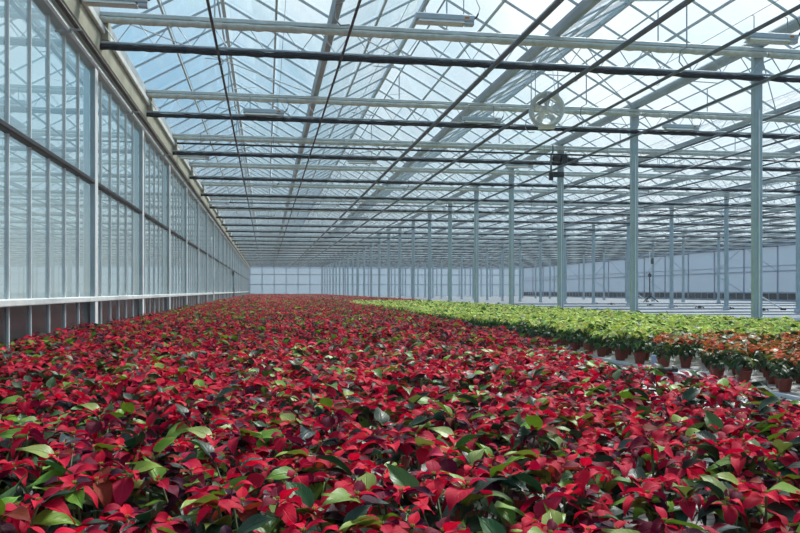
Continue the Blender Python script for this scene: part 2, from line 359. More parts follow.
# ---------------------------------------------------------------- trusses and screens
BW = GX[3] - GX[0]
ZT, ZBm = 5.23, 4.83
tc_ = MB(); tc_.cbox(0.10, -0.04, ZT + 0.02, BW + 0.098, 0.04, ZT + 0.09, 0.01); me_tc = tc_.mesh('top_chord', M['chord'])
bc = MB(); bc.cbox(0.10, -0.025, ZBm - 0.018, BW + 0.098, 0.025, ZBm + 0.018, 0.006); me_bc = bc.mesh('bottom_chord', M['steel'])
nd = 40; x0_, x1_ = 0.14, BW + 0.09
pts = [(x0_ + (x1_ - x0_) * i / nd, 0, ZT + 0.01 if i % 2 == 0 else ZBm) for i in range(nd + 1)]
lw = MB(); lw.tube(pts, 0.012, 6); me_lw = lw.mesh('lattice', M['steel'])
gp = MB()
me_gp = []
for q in (1, 2):
    g_ = MB(); g_.cbox(SP * q - 0.04, -0.04, ZT + 0.09, SP * q + 0.04, 0.04, ZG - 0.08, 0.01); me_gp.append(g_.mesh('gutter_post', M['steel']))
def bundle(x0, x1, ry, rz, n, seed, sag):
    r_ = random.Random(seed); pts = []; m = MB(); ns = 10
    vs = []
    for i in range(n + 1):
        x = x0 + (x1 - x0) * i / n; e = 0.6 if i in (0, n) else 1.0
        a = e * (1 + r_.uniform(-0.16, 0.16)); dz = -sag * r_.random()
        for k in range(ns):
            t = 2 * math.pi * k / ns; vs.append((x, ry * a * math.cos(t) * (1 + r_.uniform(-.08, .08)), rz * a * math.sin(t) + dz))
    fs = [(i * ns + k, i * ns + (k + 1) % ns, (i + 1) * ns + (k + 1) % ns, (i + 1) * ns + k) for i in range(n) for k in range(ns)]
    fs += [tuple(range(ns - 1, -1, -1)), tuple(range(n * ns, n * ns + ns))]
    return m.add(vs, fs)
me_ws = [bundle(0.11, BW + 0.09, 0.075, 0.05, 110, s, 0.012).mesh('folded_cloth', M['cream'], True) for s in (1, 2)]
me_bs = [bundle(0.10, BW + 0.09, 0.055, 0.046, 110, s, 0.010).mesh('folded_cloth', M['black'], True) for s in (3, 4)]
clip = MB()
for i in range(14):
    pass
bayn = ['between glass wall and first column row', 'between first and second column rows', 'between second and third column rows', 'between third column row and side wall']
for k in range(K):
    y = Y1 + DY * k
    for j in range(4):
        xa = X0 + BW * j
        if px(xa, y) > 800 or k == K - 1: continue
        w = ordw(k + 1); yt = y - 0.145; sc_ = (0.982, 1, 1) if j == 3 else (1, 1, 1)
        t = thing('roof_truss', '%s lattice truss from the camera, %s' % (w, bayn[j]), 'truss', (xa, yt, 0), 'lattice roof trusses ' + bayn[j]); t.scale = sc_
        mk('top_chord', me_tc, t); mk('bottom_chord', me_bc, t); mk('lattice', me_lw, t)
        if k < 12:
            for g_ in me_gp: mk('gutter_post', g_, t)
        o = mk('white_screen', me_ws[(k + j) % 2], None, loc=(xa, yt - 0.01, ZT - 0.035)); o.scale = sc_
        tag(o, 'folded cream screen on the %s truss, %s' % (w, bayn[j]), 'screen', 'folded cream screens ' + bayn[j])
        o = mk('black_screen', me_bs[(k + j) % 2], None, loc=(xa, yt - 0.01, ZBm - 0.067)); o.scale = sc_
        tag(o, 'folded black screen under the %s truss, %s' % (w, bayn[j]), 'screen', 'folded black screens ' + bayn[j])
# ---------------------------------------------------------------- pipes along the house
ZP = 4.60
hang = MB(); hang.tube([(0, 0, ZBm - ZP - 0.02), (0, 0, 0.08), (0.045, 0, 0.05), (0.05, 0, 0.0), (0.03, 0, -0.04), (0, 0, -0.05), (-0.035, 0, -0.03)], 0.006, 5)
me_hang = hang.mesh('hanger', M['wirem'])
PX = [(-0.74, 0.021, 'rust'), (1.19, 0.021, 'rust'), (3.72, 0.040, 'pipe'), (5.36, 0.040, 'pipe'), (6.9, 0.030, 'pipe'), (8.72, 0.030, 'pipe')]
x = 10.7
while x < XR - 1: PX.append((x, 0.028, 'pipe')); x += 1.94
pm = {}
for i, (x, r, mt) in enumerate(PX):
    if (r, mt) not in pm:
        m = MB().tube([(0, YB + 0.2, 0), (0, YF - 0.3, 0)], r, 8); pm[(r, mt)] = m.mesh('pipe', M[mt], True)
    kindw = 'thin brown' if mt == 'rust' else ('thick grey' if r > .03 else 'slim grey')
    t = thing('overhead_pipe', '%s overhead pipe under the trusses, %s pipe from the glass wall' % (kindw, ordw(i + 1)), 'pipe', (x, 0, ZP), 'overhead pipes along the house')
    mk('pipe', pm[(r, mt)], t)
    for k in range(0, K - 1):
        y = Y1 + DY * k
        if px(x, y) < 800 and k < 14: mk('hanger', me_hang, t, loc=(0, y - 0.145, 0))
# lateral pipes
for y, z, lab in ((22.9, 4.97, 'thin dark crosswise pipe just in front of the third truss'), (37.9, 4.97, 'thin dark crosswise pipe just in front of the sixth truss')):
    t = thing('hanging_crosswise_pipe', lab, 'pipe', (0, y, z))
    MB().tube([(X0 + 0.35, 0, 0), (XR - 0.3, 0, 0)], 0.028, 8).obj('pipe', M['blackp'], t, True)
    for q in range(8): mk('clamp', me_hang if False else MB().tube([(X0 + 1 + q * 2.0, 0, 0.0), (X0 + 1 + q * 2.0, 0, 0.30)], 0.008, 5).mesh('clamp', M['wirem']), t)
# screen wires
for i, x in enumerate((-1.6, 0.3, 2.2, 4.4, 6.2, 7.8)):
    o = MB().tube([(x, YB + 0.2, ZT + 0.13), (x, YF - 0.3, ZT + 0.13)], 0.005, 4).obj('screen_wire', M['wirem'])
    tag(o, 'fine steel wire above the trusses, %s from the glass wall' % ordw(i + 1), 'wire', 'fine screen wires')
# vent racks
me_rod = MB(); me_rod.tube([(0, 0, 0), (0.55, 0.9, 0.28)], 0.012, 5); me_rodR = me_rod.mesh('push_rod', M['steel'])
me_rod = MB(); me_rod.tube([(0, 0, 0), (-0.55, 0.9, 0.28)], 0.012, 5); me_rodL = me_rod.mesh('push_rod', M['steel'])
rack = MB(); rack.tube([(0, YB + .2, 0), (0, YF - .3, 0)], 0.018, 6); me_rack = rack.mesh('rack_tube', M['steel'])
for i in range(8):
    r = GX[i] + SP / 2
    t = thing('vent_rack', 'roof vent opening tube with push rods under the %s ridge from the glass wall' % ordw(i + 1), 'vent gear', (r, 0, ZR - 0.62), 'vent opening tubes')
    mk('rack_tube', me_rack, t)
    y = 8.0
    q = 0
    while y < 70:
        if px(r, y) < 900: mk('push_rod', me_rodR if q % 2 else me_rodL, t, loc=(0, y, 0))
        y += 2.5; q += 1
    for k in range(0, 12): mk('rack_post', M.get('_rp') or M.setdefault('_rp', MB().tube([(0, 0, -0.62), (0, 0, 0.0)], 0.014, 5).mesh('rack_post', M['steel'])), t, loc=(0, Y1 + DY * k, 0))
# wind braces
def brace(a, b, lab):
    o = MB().tube([a, b], 0.013, 6).obj('wind_brace', M['steel']); tag(o, lab, 'brace', 'diagonal wind braces')
for i in range(4):
    xa = GX[i]; brace((xa + 0.12, Y1 + 0.1, ZT + 0.16), (xa + SP - 0.12, Y1 + DY - 0.1, ZT + 0.16), 'diagonal brace rod between first and second truss in the %s roof span' % ordw(i + 1))
    brace((xa + SP - 0.12, Y1 + 2 * DY + 0.1, ZT + 0.16), (xa + 0.12, Y1 + DY * 3 - 0.1, ZT + 0.16), 'diagonal brace rod between third and fourth truss in the %s roof span' % ordw(i + 1))
# ---------------------------------------------------------------- grow lamps
def make_lamp(loc, label, group):
    t = thing('grow_lamp', label, 'lamp', loc, group)
    h = MB(); h.cbox(-0.45, -0.075, -0.03, 0.45, 0.075, 0.065, 0.015); h.obj('housing', M['lampw'], t)
    r = MB(); r.add([(-0.40, -0.062, -0.031), (0.28, -0.062, -0.031), (0.28, 0.062, -0.031), (-0.40, 0.062, -0.031), (-0.43, -0.10, -0.075), (0.31, -0.10, -0.075), (0.31, 0.10, -0.075), (-0.43, 0.10, -0.075)],
                    [(3, 2, 1, 0), (0, 1, 5, 4), (1, 2, 6, 5), (2, 3, 7, 6), (3, 0, 4, 7)]); rr = r.obj('reflector', M['lampr'], t)
    MB().tube([(-0.36, 0, -0.052), (0.24, 0, -0.052)], 0.018, 8).obj('bulb', M['white'], rr, True)
    MB().cbox(0.32, -0.06, -0.085, 0.45, 0.06, -0.03, 0.01).obj('ballast', M['lampw'], t)
    MB().box(0.30, -0.077, -0.005, 0.37, -0.0755, 0.03).obj('sticker', M['orange'], t)
    for sx_ in (-0.3, 0.3): MB().tube([(sx_, 0, 0.06), (sx_, 0, 0.34), (sx_, 0.05, 0.37)], 0.008, 5).obj('hanger', M['wirem'], t)
    MB().tube([(0.45, 0, 0.02), (0.50, 0, 0.05), (0.53, 0, 0.11)], 0.014, 6).obj('plug', M['blackp'], t)
    MB().tube([(0.53, 0, 0.11), (0.56, 0.02, 0.2), (0.5, 0.05, 0.36)], 0.006, 5).obj('cord', M['blackp'], t)
    return t
lamp0 = None
def lamp(x, y, z, lab, grp):
    global lamp0
    if lamp0 is None: lamp0 = make_lamp((x, y, z), lab, grp)
    else: dup(lamp0, (x, y, z), lab, grp)
for r in range(9):
    y = 11.9 + 6.35 * r; n = 0
    x = -2.12 if r % 2 == 0 else -0.05
    while x < XR - 1:
        xx = x + (0, -0.25, 0.16)[min(n, 2)] if r == 0 else x
        if r == 0 and n >= 3: break
        p = px(xx, y)
        if -20 < p < 820:
            n += 1
            lamp(xx, y, H + (4.14 if r == 0 else 4.02), 'white grow lamp, %s from the glass wall, %s lamp row from camera' % (ordw(n), ordw(r + 1)), 'grow lamps of the %s lamp row' % ordw(r + 1))
        x += 5.05
# ---------------------------------------------------------------- circulation fan
t = thing('circulation_fan', 'round white circulation fan hanging under the roof behind a grey pipe', 'fan', (5.50, 15.2, 4.47), rz=-0.25)
R_ = 0.31
MB().lathe([(R_, -0.10), (R_ + 0.035, -0.11), (R_ + 0.035, 0.12), (R_ - 0.0, 0.12), (R_ - 0.055, 0.06), (R_ - 0.055, -0.04), (R_, -0.10)], 32, 'Y').obj('housing', M['fan'], t, True)
hb = MB(); hb.lathe([(0.001, -0.13), (0.05, -0.12), (0.075, -0.09), (0.075, 0.08), (0.001, 0.09)], 16, 'Y'); hub = hb.obj('motor', M['fan'], t, True)
for q in range(5):
    a = 2 * math.pi * q / 5 + 0.3; b = MB(); ca, sa = math.cos(a), math.sin(a)
    def bp_(r, w, tw): return [(r * ca - w * sa * s, tw * s, r * sa + w * ca * s) for s in (-1, 1)]
    p0, p1, p2 = bp_(0.07, 0.03, 0.03), bp_(0.16, 0.06, 0.035), bp_(0.25, 0.07, 0.025)
    b.add(p0 + p1 + p2, [(0, 1, 3, 2), (2, 3, 5, 4)]); b.obj('blade', M['fan'], t)
gd = MB()
for q in range(3):
    a = math.pi / 2 + 2 * math.pi * q / 3; gd.tube([(0.05 * math.cos(a), -0.115, 0.05 * math.sin(a)), ((R_ + .01) * math.cos(a), -0.09, (R_ + .01) * math.sin(a))], 0.022, 6)
for rr in (0.13, 0.2): gd.tube([(rr * math.cos(2 * math.pi * q / 24), -0.112, rr * math.sin(2 * math.pi * q / 24)) for q in range(25)], 0.004, 4, False)
gd.obj('guard', M['fan'], t)
MB().cbox(-0.16, -0.09, -0.37, 0.16, 0.10, -0.31, 0.015).obj('base', M['fan'], t)
for s in (-1, 1): MB().tube([(0.22 * s, 0, 0.24), (0.22 * s, 0, 0.95)], 0.008, 5).obj('hanger', M['wirem'], t)
MB().tube([(0.05, 0.06, 0.0), (0.2, 0.2, 0.3), (0.12, 0.1, 0.9)], 0.008, 5).obj('cord', M['white'], t, True)
# ---------------------------------------------------------------- screen motor on the third column
cy3 = Y1 + 2 * DY
t = thing('screen_motor', 'black screen drive motors clustered on top of the third steel column', 'motor', (XC, cy3 - 0.16, 4.85))
MB().cbox(-0.12, -0.20, -0.12, 0.10, -0.07, 0.14, 0.02).obj('gearbox', M['blackp'], t)
MB().lathe([(0.001, -0.36), (0.085, -0.35), (0.095, -0.30), (0.095, -0.14), (0.001, -0.13)], 14, 'X', (0, -0.13, 0.06)).obj('motor', M['blackp'], t, True)
MB().lathe([(0.001, 0.12), (0.07, 0.12), (0.07, 0.42), (0.05, 0.46), (0.001, 0.46)], 14, 'X', (0, -0.13, 0.02)).obj('motor', M['blackp'], t, True)
MB().cbox(-0.05, -0.16, -0.50, 0.0, -0.10, -0.12, 0.01).obj('bracket', M['steel'], t)
MB().cbox(-0.36, -0.2, -0.52, -0.02, -0.06, -0.36, 0.03).obj('limit_switch', M['blackp'], t)
t = thing('hanging_pipe', 'grey upright pipe drop beside the screen motors near the third column', 'pipe', (XC - 0.42, cy3 - 0.32, 3.99))
MB().tube([(0, 0, 0.3), (0, 0, 1.0), (0.06, 0, 1.1), (0.06, 0, 1.3)], 0.03, 8).obj('pipe', M['pipe'], t, True)
MB().cbox(-0.06, -0.06, 0.24, 0.06, 0.06, 0.48, 0.02).obj('valve', M['blackp'], t)
# J-shaped conduits hanging from the roof
def conduit(x, y, z0, lab):
    o = MB().tube([(x, y, 6.0), (x, y, z0 + 0.35), (x - 0.12, y, z0 + 0.28), (x - 0.14, y, z0 + 0.10), (x - 0.05, y, z0), (x + 0.08, y, z0 + 0.02)], 0.012, 6).obj('hanging_conduit', M['wirem'], smooth=True)
    tag(o, lab, 'conduit', 'bent conduits under the roof')
conduit(7.05, 12.6, 4.66, 'bent grey conduit dropping from roof to the fifth overhead pipe near first truss')
conduit(1.10, 11.4, 4.66, 'bent grey conduit dropping from the roof to the second brown overhead pipe')
conduit(6.0, 17.6, 4.5, 'bent grey conduit dropping beside the round white fan')
conduit(7.0, 16.8, 4.66, 'bent grey conduit dropping onto the fifth pipe before the second truss')
# ---------------------------------------------------------------- small things on the open floor at the side
pos = [32.1, 34.7, 37.35, 40.0, 42.6, 45.2, 47.8, 50.4]
for i, y in enumerate(pos):
    t = thing('floor_valve', 'small black valve on the open white floor, %s from the camera' % ordw(i + 1), 'valve', (21.6, y, 0), 'black floor valves')
    MB().lathe([(0.001, 0), (0.08, 0), (0.08, 0.08), (0.06, 0.12), (0.001, 0.12)], 12).obj('valve_body', M['blackp'], t)
    for s in (-1, 1): MB().tube([(0.05 * s, 0, 0.05), (0.18 * s, 0, 0.08), (0.24 * s, 0, 0.0)], 0.03, 6).obj('elbow', M['blackp'], t, True)
def dbrace(x, y, lab):
    t = thing('column_brace', lab, 'brace', (x, y, 0))
    MB().tube([(0, 0, 0.05), (-0.2, 2.4, 0.95)], 0.035, 6).obj('rod', M['foot'], t); MB().cbox(-0.09, -0.09, 0, 0.09, 0.09, 0.1, 0.02).obj('anchor', M['blackp'], t)
dbrace(23.2, 33.0, 'pale slanting rod braced to the floor, behind the nearest column')
dbrace(30.4, 60.5, 'pale slanting rod braced to the floor, beside the black mast')
t = thing('sprayer_mast', 'tall dark mast on splayed legs before the far side wall', 'mast', (29.1, 57.5, 0))
MB().tube([(0, 0, 0.3), (0, 0, 2.3)], 0.05, 8).obj('pole', M['dark'], t)
MB().tube([(0, 0, 2.3), (0, 0, 3.9)], 0.04, 8).obj('upper_pole', M['white'], t)
for s in ((-0.9, -0.3), (0.9, -0.3), (0.0, 0.9)): MB().tube([(0, 0, 0.55), (s[0] * .7, s[1] * .7, 0.0)], 0.04, 6).obj('leg', M['dark'], t)
MB().cbox(-0.11, -0.1, 1.95, 0.11, 0.1, 2.2, 0.03).obj('control_box', M['blackp'], t)
MB().cbox(0.12, -0.08, 2.95, 0.30, 0.08, 3.4, 0.03).obj('sensor', M['blackp'], t)
t = thing('hose_reel', 'dark hose reel with a dangling hose on the glass wall far down', 'hose reel', (X0 + 0.2, 63.0, 0))
MB().lathe([(0.001, -0.06), (0.26, -0.06), (0.26, -0.04), (0.15, -0.04), (0.15, 0.04), (0.26, 0.04), (0.26, 0.06), (0.001, 0.06)], 18, 'X', (0.1, 0, 2.25)).obj('reel', M['dark'], t)
MB().tube([(0.1, -0.14, 2.25), (0.1, -0.2, 1.6), (0.16, -0.3, 0.8), (0.1, -0.2, 0.3)], 0.035, 6).obj('hose', M['dark'], t, True)
MB().cbox(-0.06, -0.03, 2.1, 0.06, 0.03, 2.6, 0.01).obj('bracket', M['steel'], t)
for x, y, lab in ((-2.42, 37.0, 'pale hose hanging down the glass wall halfway along'),):
    o = MB().tube([(x, y, 3.3), (x + 0.02, y + 0.1, 2.4), (x + 0.1, y + 0.35, 1.2), (x + 0.05, y + 0.3, 0.5), (x, y + 0.2, 0.02)], 0.022, 6).obj('hanging_hose', M['white'], smooth=True); tag(o, lab, 'hose')
t = thing('drain_valve', 'black drain pipe valve with pale blue handle on the aisle beside the pots', 'valve', (4.08, 7.80, 0.0))
MB().tube([(-0.12, 0, 0.04), (0.12, -0.05, 0.04)], 0.035, 10).obj('pipe', M['blackp'], t); MB().tube([(0.10, -0.05, 0.045), (0.14, -0.06, 0.045)], 0.045, 10).obj('collar', M['blackp'], t)
MB().cbox(-0.11, -0.022, 0.0, -0.065, 0.022, 0.20, 0.01).obj('handle', M['blue'], t)
# ---------------------------------------------------------------- growing trays
BL0, BL1 = -2.52, 2.86
BR0, BR1 = 4.18, 8.72
def tray(x0, x1, y0, y1, lab):
    t = thing('growing_tray', lab, 'tray', (0, 0, 0))
    MB().box(x0, y0, 0.002, x1, y1, 0.02).obj('base', M['tray'], t)
    r = MB()
    r.box(x0 - 0.02, y0, 0.0, x0, y1, 0.03); r.box(x1, y0, 0.0, x1 + 0.02, y1, 0.03); r.box(x0, y0 - 0.02, 0, x1, y0, 0.05); r.box(x0, y1, 0, x1, y1 + 0.02, 0.05)
    r.obj('rim', M['white'], t)
tray(BL0, 3.55, 0.3, YF - 1.0, 'long white ribbed growing tray under the red poinsettias beside the glass wall')
tray(BR0, BR1, 5.3, YF - 1.0, 'long white ribbed growing tray under the potted plants across the aisle')
MB().box(9.4, 20.8, 0.0, XR - 0.3, 20.95, 0.10).obj('trim_14', M['white'], kind='structure')
for i, y in enumerate((23.2, 26.4, 29.6, 34.8, 41.5, 49.0)):     # low dividing kerbs of the empty floor
    MB().box(9.4, y, 0.0, XR - 0.3, y + 0.12, 0.035 + 0.008 * i).obj('trim_%d' % (15 + i), M['walltrim'] if i % 2 else M['steel'], kind='structure')
# ---------------------------------------------------------------- plants
PROF = [(0.0, 0.10), (0.12, 0.62), (0.28, 0.98), (0.42, 0.92), (0.55, 0.72), (0.62, 0.68), (0.76, 0.34), (0.88, 0.13), (1.0, 0.0)]
def prof(v):
    for (a, x), (b, y) in zip(PROF, PROF[1:]):
        if v <= b: return x + (y - x) * (v - a) / (b - a)
    return 0.0
def leaf_grid(Ln, W, fold, droop, twist, wave, nr, nc, r):
    """grid of a pointed, keeled leaf growing along +x from the origin; returns verts, quads, uv"""
    vs, uv = [], []
    ph = r.uniform(0, 6)
    half = nc // 2
    ang = 0.0; cx = 0.0; cz = 0.0; st = Ln / (nr - 1)
    for i in range(nr):
        v = i / (nr - 1); w = W * 0.5 * prof(v)
        if i: 
            ang -= droop / (nr - 1) * (0.4 + 1.2 * v); cx += st * math.cos(ang); cz += st * math.sin(ang)
        tw = twist * v
        for c in range(nc):
            u = (c - half) / half
            yy = w * u * math.cos(fold); zz = w * abs(u) * math.sin(fold) + wave * W * math.sin(ph + v * 9 + u * 2) * abs(u)
            y2 = yy * math.cos(tw) - zz * math.sin(tw); z2 = yy * math.sin(tw) + zz * math.cos(tw)
            vs.append((cx - z2 * math.sin(ang), y2, cz + z2 * math.cos(ang))); uv.append((abs(u), v))
    fs = [(i * nc + c, (i + 1) * nc + c, (i + 1) * nc + c + 1, i * nc + c + 1) for i in range(nr - 1) for c in range(nc - 1)]
    return np.array(vs), fs, uv
class LB:
    """collects leaves of one mesh"""
    def __init__(s): s.v = []; s.f = []; s.c = []; s.uv = []; s.n = 0
    def leaf(s, p, az, el, roll, Ln, W, col, r, nr=7, nc=5, fold=0.3, droop=0.8, twist=0.0, wave=0.05, tipcol=None):
        vs, fs, uv = leaf_grid(Ln, W, fold, droop, twist, wave, nr, nc, r)
        R = np.array(Matrix.Rotation(az, 3, 'Z') @ Matrix.Rotation(-el, 3, 'Y') @ Matrix.Rotation(roll, 3, 'X'))
        vs = vs @ R.T + np.array(p)
        s.v.append(vs); s.f += [tuple(i + s.n for i in f) for f in fs]; s.n += len(vs)
        c = np.array(col); t = np.array(tipcol) if tipcol is not None else c
        for (u, v) in uv: s.c.append(tuple(c + (t - c) * v)); s.uv.append((u, v))
    def mesh(s, name, mat):
        return np_mesh(name, np.concatenate(s.v), np.array(s.f), np.array(s.c), np.array(s.uv), mat)
    def arrays(s): return np.concatenate(s.v), np.array(s.f), np.array(s.c), np.array(s.uv)
def np_mesh(name, v, f, c, uv, mat):
    me = bpy.data.meshes.new(name); nv, nf = len(v), len(f)
    me.vertices.add(nv); me.vertices.foreach_set('co', v.astype(np.float32).ravel())
    me.loops.add(nf * 4); me.loops.foreach_set('vertex_index', f.astype(np.int32).ravel())
    me.polygons.add(nf); me.polygons.foreach_set('loop_start', np.arange(0, nf * 4, 4, dtype=np.int32))
    me.polygons.foreach_set('use_smooth', np.ones(nf, dtype=bool))
    me.update(calc_edges=True)
    a = me.color_attributes.new('leafcol', 'FLOAT_COLOR', 'POINT')
    a.data.foreach_set('color', np.concatenate([c, np.ones((nv, 1))], 1).astype(np.float32).ravel())
    u = me.uv_layers.new(name='leafuv'); u.data.foreach_set('uv', uv[f.ravel()].astype(np.float32).ravel())
    me.materials.append(mat); return me
def pick(r, table):
    t = r.random() * sum(w for w, _ in table)
    for w, c in table:
        t -= w
        if t <= 0: return tuple(v * r.uniform(0.8, 1.2) for v in lin(c))
    return lin(table[-1][1])
RED = [(32, (220, 8, 58)), (20, (190, 4, 54)), (9, (240, 44, 84)), (21, (116, 5, 46)), (12, (64, 8, 42)), (6, (140, 50, 34))]  # maroon colours stand for shaded and older bracts, pink for highlights
RGREEN = [(46, (26, 54, 38)), (20, (48, 84, 40)), (18, (112, 150, 40)), (8, (62, 26, 40)), (8, (48, 74, 66))]
YEL = [(40, (206, 216, 104)), (30, (186, 204, 84)), (20, (226, 230, 150)), (10, (150, 180, 60))]
YGREEN = [(40, (60, 104, 40)), (30, (96, 140, 46)), (20, (40, 76, 40))]
ORA = [(34, (206, 92, 44)), (26, (214, 124, 60)), (20, (196, 56, 40)), (20, (170, 130, 60))]
OGREEN = [(50, (44, 78, 40)), (30, (76, 104, 44)), (20, (110, 128, 50))]
def plan(kind, r):
    """where the heads of one plant sit"""
    nh = {'red': 5, 'yellow': 5, 'orange': 5}[kind]
    hs = []
    for i in range(nh):
        a = 2 * math.pi * (i + r.uniform(-.25, .25)) / (nh - 1); rad = 0.02 if i == nh - 1 else r.uniform(0.085, 0.12)
        z = r.uniform(0.285, 0.345) + (0.02 if i == nh - 1 else 0)
        hs.append((rad * math.cos(a), rad * math.sin(a), z, a))
    return hs
def head_leaves(lb, h, kind, r, lod, rel=None):
    T = {'red': RED, 'yellow': YEL, 'orange': ORA}[kind]
    nr, nc = ((9, 5), (6, 3), (3, 3), (3, 3))[lod]
    nb_ = (6, 6, 4, 2)[lod]; k = (1, 1.05, 1.3, 1.9)[lod]
    o = h[:3] if rel is None else (0, 0, 0)
    a0 = r.uniform(0, 6.28)
    for i in range(nb_):
        az = a0 + 2 * math.pi * i / nb_ * (1.0 if lod < 2 else 1) + r.uniform(-.35, .35)
        big = i % 2 == 0
        Ln = (r.uniform(0.072, 0.105) if big else r.uniform(0.045, 0.07)) * k
        if kind == 'orange': Ln *= 0.85
        if kind == 'yellow': Ln *= 1.08
        el = r.uniform(-0.7, 0.5) if big else r.uniform(-0.1, 0.9)
        el = el if kind == 'red' else el * 0.6
        c = pick(r, T)
        az += 0
        lb.leaf((o[0] + 0.006 * math.cos(az), o[1] + 0.006 * math.sin(az), o[2] - (0.012 if big else 0.0)), az, el, r.uniform(-.5, .5), Ln, Ln * r.uniform(0.52, 0.66), c, r, nr, nc,
                fold=r.uniform(0.1, 0.55), droop=r.uniform(0.5, 1.5) if kind == 'red' else r.uniform(0.3, .9), twist=r.uniform(-.5, .5), wave=0.06 if lod == 0 else 0.03)
def foliage(lb, hs, kind, r, lod):
    T = {'red': RGREEN, 'yellow': YGREEN, 'orange': OGREEN}[kind]
    nr, nc = ((9, 5), (6, 3), (3, 3), (3, 3))[lod]
    n = (28, 24, 10, 4)[lod]; k = (1.0, 1.05, 1.3, 1.9)[lod]
    if kind == 'yellow': n = int(n * 0.7)
    for i in range(n):
        h = hs[i % len(hs)]; t = r.uniform(0.30, 1.12) if lod < 2 else r.uniform(0.65, 1.12)
        z = 0.11 + (h[2] - 0.13) * t
        az = h[3] + r.uniform(-1.3, 1.3) if i % 5 != 4 else r.uniform(0, 6.28)
        upper = t > 0.72
        Ln = r.uniform(0.085, 0.125) * k; c = pick(r, T)
        if upper and r.random() < 0.36 and kind == 'red': c = pick(r, [(1, (120, 158, 48)), (1, (84, 122, 50)), (1, (134, 160, 66))])
        el = r.uniform(-0.1, 0.9) if upper else r.uniform(-0.7, 0.25)
        lb.leaf((h[0] * t, h[1] * t, z), az, el, r.uniform(-.5, .5), Ln, Ln * r.uniform(0.5, 0.62), c, r, nr, nc, fold=r.uniform(0.1, 0.5), droop=r.uniform(0.3, 1.3), twist=r.uniform(-.4, .4), wave=0.05)
    if kind != 'red' and lod < 3:
        for i in range(10 if lod < 2 else 5):     # skirt of low leaves over the pot
            az = 6.283 * i / (10 if lod < 2 else 5) + r.uniform(-.3, .3); Ln = r.uniform(0.09, 0.12) * (1 if lod < 2 else 1.4)
            lb.leaf((0.05 * math.cos(az), 0.05 * math.sin(az), r.uniform(0.15, 0.2)), az, r.uniform(-0.5, 0.1), r.uniform(-.4, .4), Ln, Ln * 0.58, pick(r, [(1, (30, 62, 34)), (1, (44, 82, 36))]), r, nr, nc, fold=0.25, droop=r.uniform(0.8, 1.5))
    if lod == 0:      # petioles of the leaves are carried by the stem mesh
        pass
pm_ = MB(); pm_.lathe([(0.001, 0.0), (0.046, 0.0), (0.060, 0.088), (0.066, 0.088), (0.067, 0.112), (0.060, 0.112), (0.058, 0.098), (0.001, 0.098)], 18)
ME_POT = pm_.mesh('pot', M['pot'])
def stem_mesh(hs, r):
    m = MB(); m.tube([(0, 0, 0.09), (0.003, 0, 0.12), (0, 0.002, 0.15)], [0.007, 0.0065, 0.006], 6)
    for h in hs: m.tube([(0, 0, 0.135), (h[0] * 0.55, h[1] * 0.55, 0.135 + (h[2] - 0.135) * 0.35), (h[0], h[1], h[2] - 0.006)], [0.0045, 0.004, 0.0035], 5)
    return m.mesh('stem', M['stem'], True)
def centre_mesh(r):
    m = MB()
    for q in range(6):
        a = q * 1.2; rr = 0.0045 if q else 0.0
        m.lathe([(0.0005, 0.0), (0.0017, 0.001), (0.0021, 0.003), (0.0013, 0.006), (0.0005, 0.007)], 6, 'Z', (rr * math.cos(a), rr * math.sin(a), -0.004))
    return m.mesh('flower_centre', M['cyath'], True)
ME_CEN = centre_mesh(random.Random(1))
def make_plant(kind, seed, full):
    """one plant with parts; full plants get every flower head of their own"""
    r = random.Random(seed); hs = plan(kind, r)
    t = mk({'red': 'red_poinsettia', 'yellow': 'yellow_poinsettia', 'orange': 'orange_poinsettia'}[kind], None); t.empty_display_size = 0.1
    t['category'] = 'potted plant'
    mk('pot', ME_POT, t)
    lb = LB(); foliage(lb, hs, kind, r, 0 if full else 1); mk('foliage', lb.mesh('foliage', M['leaf']), t)
    if full:
        mk('stem', stem_mesh(hs, r), t)
        for h in hs:
            lb = LB(); head_leaves(lb, h, kind, r, 0, rel=True); o = mk('flower_head', lb.mesh('flower_head', M['bract']), t, loc=h[:3])
            mk('flower_centre', ME_CEN, o, loc=(0, 0, 0.004))
    else:
        lb = LB()
        for h in hs: head_leaves(lb, h, kind, r, 1)
        mk('flower_bracts', lb.mesh('flower_bracts', M['bract']), t)
    return t
def mass_proto(kind, seed, lod):
    r = random.Random(seed); hs = plan(kind, r); lb = LB(); foliage(lb, hs, kind, r, lod)
    if lod >= 2: hs2 = hs if lod == 2 else hs[::2]
    else: hs2 = hs
    for h in hs2: head_leaves(lb, h, kind, r, lod)
    v, f, c, u = lb.arrays(); return v, f, c, u
def build_mass(name, spots, label, cat):
    """SPOTS: (x, y, kind). One object for everything beyond the plants that stand alone"""
    cache = {}; V, Fc, C, U = [], [], [], []; off = 0
    for (x, y, kind) in spots:
        D = abs(depth(x, y)); lod = 1 if D < 12 else (2 if D < 38 else 3)
        key = (kind, lod, random.randrange(10))
        if key not in cache: cache[key] = mass_proto(kind, hash((kind == 'red', lod, key[2])) % 9999 + (50 if kind == 'orange' else 0), lod)
        v, f, c, u = cache[key]
        a = random.uniform(0, 6.28); s = random.uniform(0.9, 1.12); ca, sa = math.cos(a) * s, math.sin(a) * s
        w = np.empty_like(v); w[:, 0] = v[:, 0] * ca - v[:, 1] * sa + x; w[:, 1] = v[:, 0] * sa + v[:, 1] * ca + y; w[:, 2] = v[:, 2] * s * random.uniform(0.95, 1.08) + 0.02
        V.append(w); Fc.append(f + off); C.append(np.clip(c * random.uniform(0.8, 1.15), 0, 1)); U.append(u); off += len(v)
    o = mk(name, np_mesh(name, np.concatenate(V), np.concatenate(Fc), np.concatenate(C), np.concatenate(U), M['bract']))
    return tag(o, label, cat, kind='stuff')
